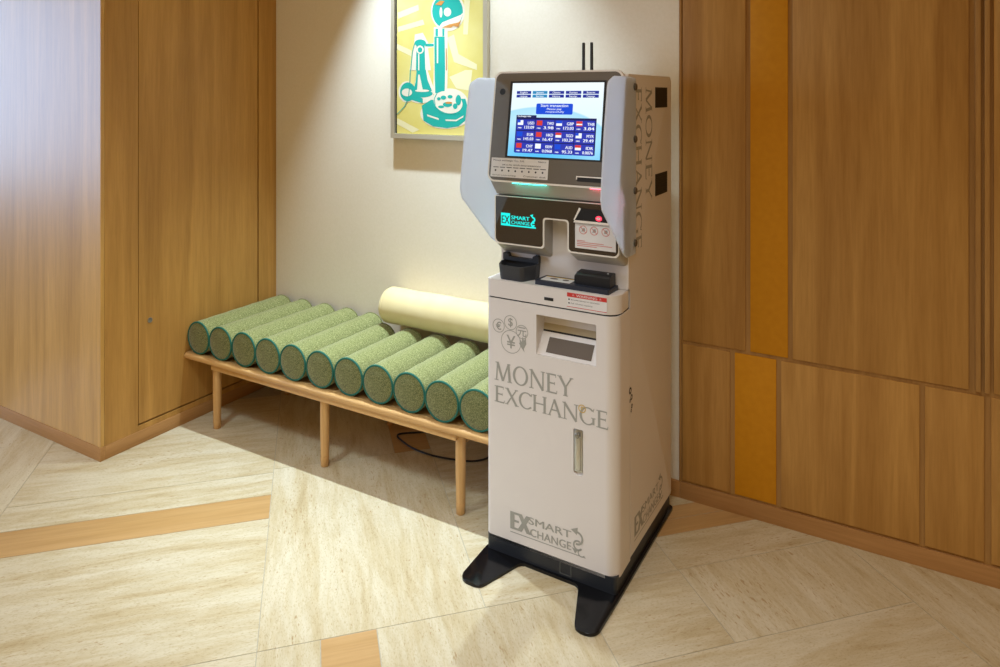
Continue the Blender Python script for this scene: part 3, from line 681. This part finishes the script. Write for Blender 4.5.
    bm = bmesh.new(); put(bm, fit_text('Security camera in operation', .336, .440, .9555, .004, .0045), FR, .0009); put(bm, fit_text('Call 110 when suspicious', .336, .415, .943, .004, .0045), FR, .0009)
    ring(bm, .3295, .9575, 0, .003, FR, .0009, n=10); ring(bm, .3295, .945, 0, .003, FR, .0009, n=10)
    link('sticker_text_black', bm, M['blackink'], st)

    # ---- printing on the door
    e0 = .0007
    bm = bmesh.new(); draw_serif(bm, 'MONEY', .309, .0655, FR, .035, .6255, e0); draw_serif(bm, 'EXCHANGE', .440, .0575, FR, .034, .5475, e0)
    link('money_exchange_lettering', bm, M['grey_print'], door)
    bm = bmesh.new(); ring(bm, .3775, .5965, .011, .0135, FR, e0+.0003); ring(bm, .3785, .598, .003, .006, FR, e0+.0003, 20, 300, 14)
    link('coin_mark', bm, M['yellow'], door)
    bm = bmesh.new()
    for cx_, cz, r, ch in ((.052, .822, .0245, '€'), (.101, .8405, .026, '$'), (.1475, .815, .0245, '元'), (.103, .7725, .041, '¥')):
        ring(bm, cx_, cz, r-.0022, r, FR, e0)
        vs, fs = text_polys(ch, r*1.55, .0004)
        if vs:
            mx = (min(v[0] for v in vs)+max(v[0] for v in vs))/2; my = (min(v[1] for v in vs)+max(v[1] for v in vs))/2
            put(bm, ([(cx_+x-mx, cz+y-my) for x, y in vs], fs), FR, e0)
    poly(bm, [(.140, .765), (.152, .752), (.165, .775), (.162, .800), (.156, .785), (.150, .800), (.147, .780), (.138, .790)], FR, e0)
    poly(bm, [(.135, .775), (.150, .775), (.158, .745), (.145, .760)], FR, e0)
    link('currency_coins_emblem', bm, M['grey_print'], door)
    def logo(bm, f, x, z, s, d=0):
        P = lambda a, b, dd: f(x+a*s, z+b*s, dd)
        put(bm, fit_text('EX', .0, .084, .012, .055, .066), P, d)
        put(bm, fit_text('SMART', .074, .238, .050, .010, .026), P, d+.0002); put(bm, fit_text('CHANGE', .080, .238, .010, .012, .028), P, d+.0002)
        line(bm, (0, .001), (.29, .001), .003, P, d)
        ring(bm, .258, .058, .017, .024, P, d, -100, 95); ring(bm, .262, .034, .012, .018, P, d, 60, 330); poly(bm, [(.262, .094), (.236, .082), (.258, .068)], P, d)
        ring(bm, .275, .012, .010, .014, P, d, 100, 330); poly(bm, [(.240, .022), (.262, .018), (.252, .004)], P, d)
    bm = bmesh.new(); logo(bm, FR, .100, .098, 1.0, e0); link('smart_exchange_logo', bm, M['grey_print'], door)
    # ---- printing and grilles on the right-hand side
    SD = lambda y, z, d: (Wd+d, y, z)
    bm = bmesh.new(); logo(bm, SD, .165, .100, 1.12, .0006)
    link('side_logo', bm, M['grey_print'], body)
    down = lambda yb: (lambda a, b, d: (Wd+d, yb+b, 1.679-a))
    bm = bmesh.new(); draw_serif(bm, 'EXCHANGE', .580, .070, down(.170), 0, 0, .0007); link('side_lettering', bm, M['grey_print'], body)
    bm = bmesh.new(); draw_serif(bm, 'MONEY', .415, .070, down(.285), 0, 0, .0007)
    link('side_lettering', bm, M['grey_print'], body)
    for z0, z1 in ((1.602, 1.679), (1.270, 1.352)):
        bm = bmesh.new(); box(bm, (Wd-.002, .394, z0), (Wd+.0012, .540, z1))
        for i in range(9):
            zz = z0+.006+(z1-z0-.012)*i/8; box(bm, (Wd+.0012, .400, zz-.0012), (Wd+.0028, .534, zz+.0012))
        link('vent_grille', bm, M['vent'], body)
    bm = bmesh.new()
    for cy_, cz, r in ((.124, .638, .012), (.137, .612, .010), (.122, .604, .006), (.140, .580, .008), (.134, .566, .006)): ring(bm, cy_, cz, r*.5, r, SD, .0006, n=14)
    link('side_mark', bm, M['blackink'], body)
    # antennas
    for ax, ay in ((.162, .503), (.198, .503)):
        bm = bmesh.new(); lathe(bm, [(.008, 1.7225), (.008, 1.745), (.0068, 1.748), (.0062, 1.862), (.005, 1.866)], 14)
        link('antenna', bm, M['rubber'], K, True, (ax, ay, 0))['label'] = 'thin black upright antenna'

    # ---- head: tilted bezel
    zb, zt, yb_, yt = 1.338, 1.736, .006, .068
    dy = (yt-yb_)/(zt-zb)
    TB = lambda a, b, d: (a, yb_+(b-zb)*dy-d, b)
    out = rpoly([(.0, zb, .030), (Wd, zb, .030), (Wd, zt, .030), (.0, zt, .030)], 8)
    ins = rpoly([(.0065, zb+.0065, .025), (Wd-.0065, zb+.0065, .025), (Wd-.0065, zt-.0065, .025), (.0065, zt-.0065, .025)], 8)
    bm = bmesh.new(); loft(bm, [[(x, .1058, z) for x, z in rpoly([(.004, zb, .02), (Wd-.004, zb, .02), (Wd-.004, zt-.014, .02), (.004, zt-.014, .02)], 8)], [TB(x, z, -.012) for x, z in out], [TB(x, z, 0) for x, z in out]])
    hd = link('head', bm, M['white'], K, True)
    bm = bmesh.new(); loft(bm, [[TB(x, z, .0002) for x, z in out], [TB(x, z, .0025) for x, z in out]]); link('white_rim', bm, M['white_in'], hd, True)
    bm = bmesh.new(); loft(bm, [[TB(x, z, .0026) for x, z in ins], [TB(x, z, .0034) for x, z in ins]]); bz = link('bezel', bm, M['bezel'], hd, True); bz['label'] = 'grey smoked glass bezel'
    bm = bmesh.new(); ring(bm, .038, 1.662, .0, .012, TB, .0036, n=24); link('camera_lens', bm, M['plinth'], bz)
    # screen
    sx0, sx1, sz0, sz1 = .0785, .434, 1.432, 1.693
    bm = bmesh.new(); quad(bm, sx0-.010, sx1+.008, sz0-.006, sz1+.007, TB, .0037); link('screen_border', bm, M['rubber'], bz)
    bm = bmesh.new(); quad(bm, sx0, sx1, sz0, sz1, TB, .0041); scn = link('touch_screen', bm, M['screen'], hd); scn['label'] = 'lit blue touch screen listing currency rates'
    u = lambda t: sx0+(sx1-sx0)*t
    v = lambda t: sz0+(sz1-sz0)*t
    for i in range(5):
        a = .055+i*.183
        bm = bmesh.new(); quad(bm, u(a), u(a+.165), v(.85), v(.89), TB, .0045); quad(bm, u(a), u(a+.165), v(.80), v(.84), TB, .0045)
        link('menu_tab', bm, M['e_tab2'] if i == 1 else M['e_tab'], scn)
    bm = bmesh.new()
    for i, (t1, t2) in enumerate((('English', 'Language'), ('Japanese', 'Service'), ('Chinese', 'History'), ('Korean', 'Receipt'), ('Reserve', 'Campaign'))):
        a = .055+i*.183; put(bm, fit_text(t1, u(a+.04), u(a+.125), v(.858), .01, .0065), TB, .0048); put(bm, fit_text(t2, u(a+.04), u(a+.125), v(.808), .01, .0065), TB, .0048)
    put(bm, fit_text('Start transaction', u(.34), u(.64), v(.675), .009, .0105), TB, .0052)
    put(bm, fit_text('Please pay', u(.41), u(.57), v(.635), .006, .007), TB, .0052); put(bm, fit_text('respectfully', u(.40), u(.60), v(.60), .006, .006), TB, .0052)
    cur = [('USD', '133.09'), ('TWD', '3.98'), ('GBP', '173.03'), ('THB', '3.84'), ('EUR', '145.03'), ('HKD', '16.47'), ('SGD', '103.29'), ('MYR', '29.49'), ('CNY', '19.47'), ('KRW', '0.0968'), ('AUD', '95.33'), ('IDR', '0.0076')]
    cell = lambda i: (.088+(i % 4)*.215, .365-(i//4)*.155)
    for i, (a, b) in enumerate(cur):
        cx_, cz = cell(i)
        put(bm, fit_text(a, u(cx_+.12), u(cx_+.195), v(cz+.07), .018, .0105), TB, .0056); put(bm, fit_text(b, u(cx_+.085), u(cx_+.195), v(cz+.012), .018, .0105), TB, .0056)
        put(bm, fit_text('rate', u(cx_+.012), u(cx_+.052), v(cz+.015), .03, .006), TB, .0056)
    put(bm, fit_text('Exchange rate', u(.09), u(.24), v(.535), .02, .006), TB, .0056)
    link('screen_text', bm, M['e_white'], scn)
    bm = bmesh.new(); poly(bm, rpoly([(u(.29), v(.575), .005), (u(.69), v(.575), .005), (u(.69), v(.72), .005), (u(.29), v(.72), .005)]), TB, .0047); link('start_button', bm, M['e_btn'], scn)
    bm = bmesh.new(); quad(bm, u(.072), u(.945), v(.055), v(.53), TB, .0044); quad(bm, u(.072), u(.30), v(.53), v(.56), TB, .0044); link('rate_table', bm, M['e_dark'], scn)
    bm = bmesh.new()
    for i in range(12):
        cx_, cz = cell(i); quad(bm, u(cx_-.008), u(cx_+.200), v(cz-.008), v(cz+.135), TB, .0048)
    link('rate_cell', bm, M['e_cell'], scn)
    flags = 'wrwwbrrwrwbr'
    for i in range(12):
        cx_, cz = cell(i); a, b, c_, d_ = u(cx_+.006), u(cx_+.068), v(cz+.06), v(cz+.125)
        k = flags[i]; bm = bmesh.new()
        quad(bm, a, b, c_, d_, TB, .0051, 0)
        if i in (0, 2, 3, 6, 7, 11): quad(bm, a, b, (c_+d_)/2, d_, TB, .0054, 1) if i not in (0, 7) else quad(bm, a, (a+b)/2, (c_+d_)/2, d_, TB, .0054, 1)
        if i == 3:
            quad(bm, a, b, c_, c_+.004, TB, .0055, 1); 
        if i in (4, 10, 9, 5): ring(bm, (a+b)/2, (c_+d_)/2, .0, .004, TB, .0055, n=12)
        base_ = {'w': M['e_white'], 'r': M['e_red'], 'b': M['e_btn']}[k]
        if i in (6, 11): base_ = M['e_white']
        acc = M['e_red'] if i in (3, 6, 11) else (M['e_btn'] if i in (0, 2, 7) else M['e_white'])
        link('flag_icon', bm, [base_, acc], scn)
    # sticker strip under the screen
    bm = bmesh.new(); quad(bm, .014, .245, 1.3555, 1.4235, TB, .0040); ns = link('company_notice', bm, M['paper'], bz)
    bm = bmesh.new(); put(bm, fit_text('Money exchanger Co., Ltd.', .022, .150, 1.4120, .004, .0065), TB, .0044)
    put(bm, fit_text('ask us for details about transactions', .060, .215, 1.3975, .004, .006), TB, .0044)
    put(bm, fit_text('Licensed money exchange', .022, .120, 1.3605, .004, .005), TB, .0044); put(bm, fit_text('Customer desk', .150, .238, 1.3605, .004, .006), TB, .0044); put(bm, fit_text('Notice', .205, .235, 1.4130, .004, .006), TB, .0044)
    for i in range(8): quad(bm, .024+i*.0272, .046+i*.0272, 1.389, 1.3915, TB, .0044); ring(bm, .034+i*.0272, 1.379, 0, .0036, TB, .0044, n=10)
    link('notice_text', bm, M['blackink'], ns)
    # white edged slot ledge at the lower right of the bezel
    bm = bmesh.new(); quad(bm, .352, Wd-.01, 1.372, 1.376, TB, .0045); quad(bm, .352, .356, 1.364, 1.372, TB, .0045); link('slot_edge', bm, M['white_in'], bz)
    bm = bmesh.new(); quad(bm, .356, Wd-.01, 1.358, 1.372, TB, .0042); link('receipt_slot', bm, M['rubber'], bz)

    # ---- channel between the bezel and the lower window
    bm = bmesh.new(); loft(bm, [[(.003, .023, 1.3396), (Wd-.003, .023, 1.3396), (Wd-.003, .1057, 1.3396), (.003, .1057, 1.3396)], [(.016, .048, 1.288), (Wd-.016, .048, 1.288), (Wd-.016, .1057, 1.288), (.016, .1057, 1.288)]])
    chn = link('light_channel', bm, M['grey_pl_shade'], hd)
    CH = lambda a, b, d: (a, .023+(1.3396-b)/.0516*.025-d, b)
    bm = bmesh.new(); quad(bm, .100, .235, .010, .020, XY, 1.3352); link('teal_lamp', bm, M['e_teal_led'], chn)
    bm = bmesh.new(); quad(bm, .400, .47, .010, .020, XY, 1.3352); link('red_lamp', bm, M['e_led'], chn)
    # ---- lower window housing, notched in the middle
    def hous(i, zlo, zl2):
        x0, x1, z1 = i, Wd-i*.6, 1.288-i*.4
        return rpoly([(x0, zlo, .018), (.2155-(i-.012), zlo, .012), (.2155-(i-.012), 1.213+(i-.012), .012), (.3055+(i-.012), 1.213+(i-.012), .012), (.3055+(i-.012), zl2, .012), (x1, zl2, .018), (x1, z1, .004), (x0, z1, .004)], 7)
    f1 = hous(.012, 1.108, 1.106); f2 = hous(.0175, 1.1135, 1.1115)
    bk = rpoly([(.004, 1.066, .018), (.2155, 1.066, .012), (.2155, 1.213, .012), (.3055, 1.213, .012), (.3055, 1.066, .012), (Wd-.001, 1.066, .018), (Wd-.004, 1.285, .004), (.004, 1.285, .004)], 7)
    mid = [(a[0]*.8+b[0]*.2, a[1]*.85+b[1]*.15) for a, b in zip(f1, bk)]
    bm = bmesh.new(); loft(bm, [[(x, .1057, z) for x, z in bk], [(x, .050, z) for x, z in mid], [(x, .040, z) for x, z in f1]]); hs = link('lower_housing', bm, M['grey_pl_shade'], K, True)
    bm = bmesh.new(); loft(bm, [[(x, .0398, z) for x, z in f1], [(x, .0382, z) for x, z in f1]]); link('white_rim', bm, M['white_in'], hs, True)
    G = fr_at(.0380)
    bm = bmesh.new(); loft(bm, [[(x, .0380, z) for x, z in f2], [(x, .0372, z) for x, z in f2]]); gl = link('smoked_window', bm, M['glass_dark'], hs, True); gl['label'] = 'dark smoked window behind the lit logo'
    # lit cyan logo
    bm = bmesh.new()
    P = lambda a, b, d: G(a, b, d)
    poly(bm, [(.040, 1.176), (.078, 1.176), (.078, 1.222), (.040, 1.222)], P, .0010)
    poly(bm, [(.078, 1.176), (.183, 1.176), (.183, 1.181), (.078, 1.181)], P, .0010)
    put(bm, fit_text('SMART', .083, .158, 1.2015, .018, .014), P, .0012); put(bm, fit_text('CHANGE', .083, .158, 1.1845, .014, .013), P, .0012)
    ring(bm, .171, 1.207, .004, .010, P, .0012, -110, 100, 16); ring(bm, .171, 1.190, .003, .009, P, .0012, 30, 340, 16); poly(bm, [(.160, 1.222), (.172, 1.226), (.170, 1.212)], P, .0012)
    link('lit_logo', bm, M['e_cyan'], gl)['label'] = 'glowing cyan Smart Exchange logo'
    bm = bmesh.new(); put(bm, fit_text('EX', .043, .076, 1.184, .02, .030), P, .0014); link('logo_cutout', bm, M['glass_dark'], gl)
    # note intake with notice
    bm = bmesh.new(); prism(bm, rpoly([(.336, 1.213, 0), (.484, 1.213, 0), (.484, 1.262, 0), (.356, 1.262, .003)]), .030, .0372); it = link('note_intake', bm, M['black_pl'], gl, True)
    bm = bmesh.new()
    poly(bm, [(.332, 1.214), (.484, 1.214), (.484, 1.222), (.336, 1.222)], fr_at(.0296)); poly(bm, [(.332, 1.222), (.337, 1.222), (.360, 1.262), (.353, 1.266)], fr_at(.0296)); link('intake_edge', bm, M['white_in'], it)
    bm = bmesh.new(); ring(bm, .425, 1.234, 0, .009, fr_at(.0292), sx=1.3, n=20); link('red_lamp', bm, M['e_lamp'], it)
    bm = bmesh.new(); ring(bm, .424, 1.234, 0, .0035, fr_at(.0289), sx=2.0, n=16); link('lamp_core', bm, M['paper'], it)
    bm = bmesh.new(); quad(bm, .335, .483, 1.126, 1.212, G, .0012); no = link('prohibition_notice', bm, M['paper'], gl)
    bm = bmesh.new()
    for cx_ in (.365, .405, .447):
        ring(bm, cx_, 1.1895, .0125, .0148, G, .0016); line(bm, (cx_-.010, 1.1995), (cx_+.010, 1.1795), .0022, G, .0016)
    for z, a, b in ((1.152, .342, .372), (1.147, .342, .440), (1.141, .342, .470), (1.135, .342, .415)):
        quad(bm, a, b, z-.0012, z+.0012, G, .0016)
    link('red_symbols', bm, M['pink'], no)
    for cx_ in (.365, .405, .447):
        bm = bmesh.new(); ring(bm, cx_+.001, 1.1895, 0, .0062, G, .0014, n=9); line(bm, (cx_-.006, 1.183), (cx_+.006, 1.196), .002, G, .0015)
        link('grey_symbol', bm, M['grey_print'], no)

    # ---- privacy wings
    FL = [(.166, 1.100), (.165, 1.709), (.094, 1.713), (-.040, 1.712), (-.090, 1.692), (-.118, 1.55), (-.149, 1.325), (-.138, 1.292), (.045, 1.122), (.075, 1.103)]
    rad = [.01, .01, 0, .05, .03, 0, .03, .03, .02, .02]
    ol = rpoly([(a, b, r) for (a, b), r in zip(FL, rad)], 6)
    for side in (1, -1):
        def X(y, off):
            fl = 0 if y > .085 else (.085-y)*(.0 if side > 0 else .045)
            b_ = (Wd+.0015 if side > 0 else -.0015)
            return b_+side*(fl+off)
        bm = bmesh.new()
        # split outline at the fold so the sheet can bend there
        va = [bm.verts.new((0, y, z)) for y, z in ol]; bm.faces.new(va)
        for yc in (.085, .06):
            bmesh.ops.bisect_plane(bm, geom=bm.verts[:]+bm.edges[:]+bm.faces[:], plane_co=(0, yc, 0), plane_no=(0, 1, 0))
        r_ = bmesh.ops.extrude_face_region(bm, geom=bm.faces[:]+bm.edges[:]+bm.verts[:]); new = {g for g in r_['geom'] if isinstance(g, bmesh.types.BMVert)}
        for q in bm.verts: q.co.x = X(q.co.y, .006 if q in new else 0)
        w = link('privacy_wing', bm, M['acrylic'], K, True)
        w['label'] = 'pale acrylic privacy wing on the ' + ('right' if side > 0 else 'left')
        md = w.modifiers.new('b', 'BEVEL'); md.width = .0022; md.segments = 2; md.limit_method = 'ANGLE'; md.angle_limit = R(50)
        for z in (1.678, 1.498, 1.320, 1.140):
            bm = bmesh.new(); bx = (Wd+.0075) if side > 0 else -.0075
            lathe(bm, [(.0125, 0), (.0125, .004), (.010, .0065), (.0001, .007)], 18, lambda r, a, hh: (bx+side*hh, .150+r*math.cos(a), z+r*math.sin(a)))
            link('bolt', bm, M['bolt'], w, True)
build_machine()
K.rotation_euler.z = R(-.6); K.location.y = KY+.001; K.location.x = KX-.002
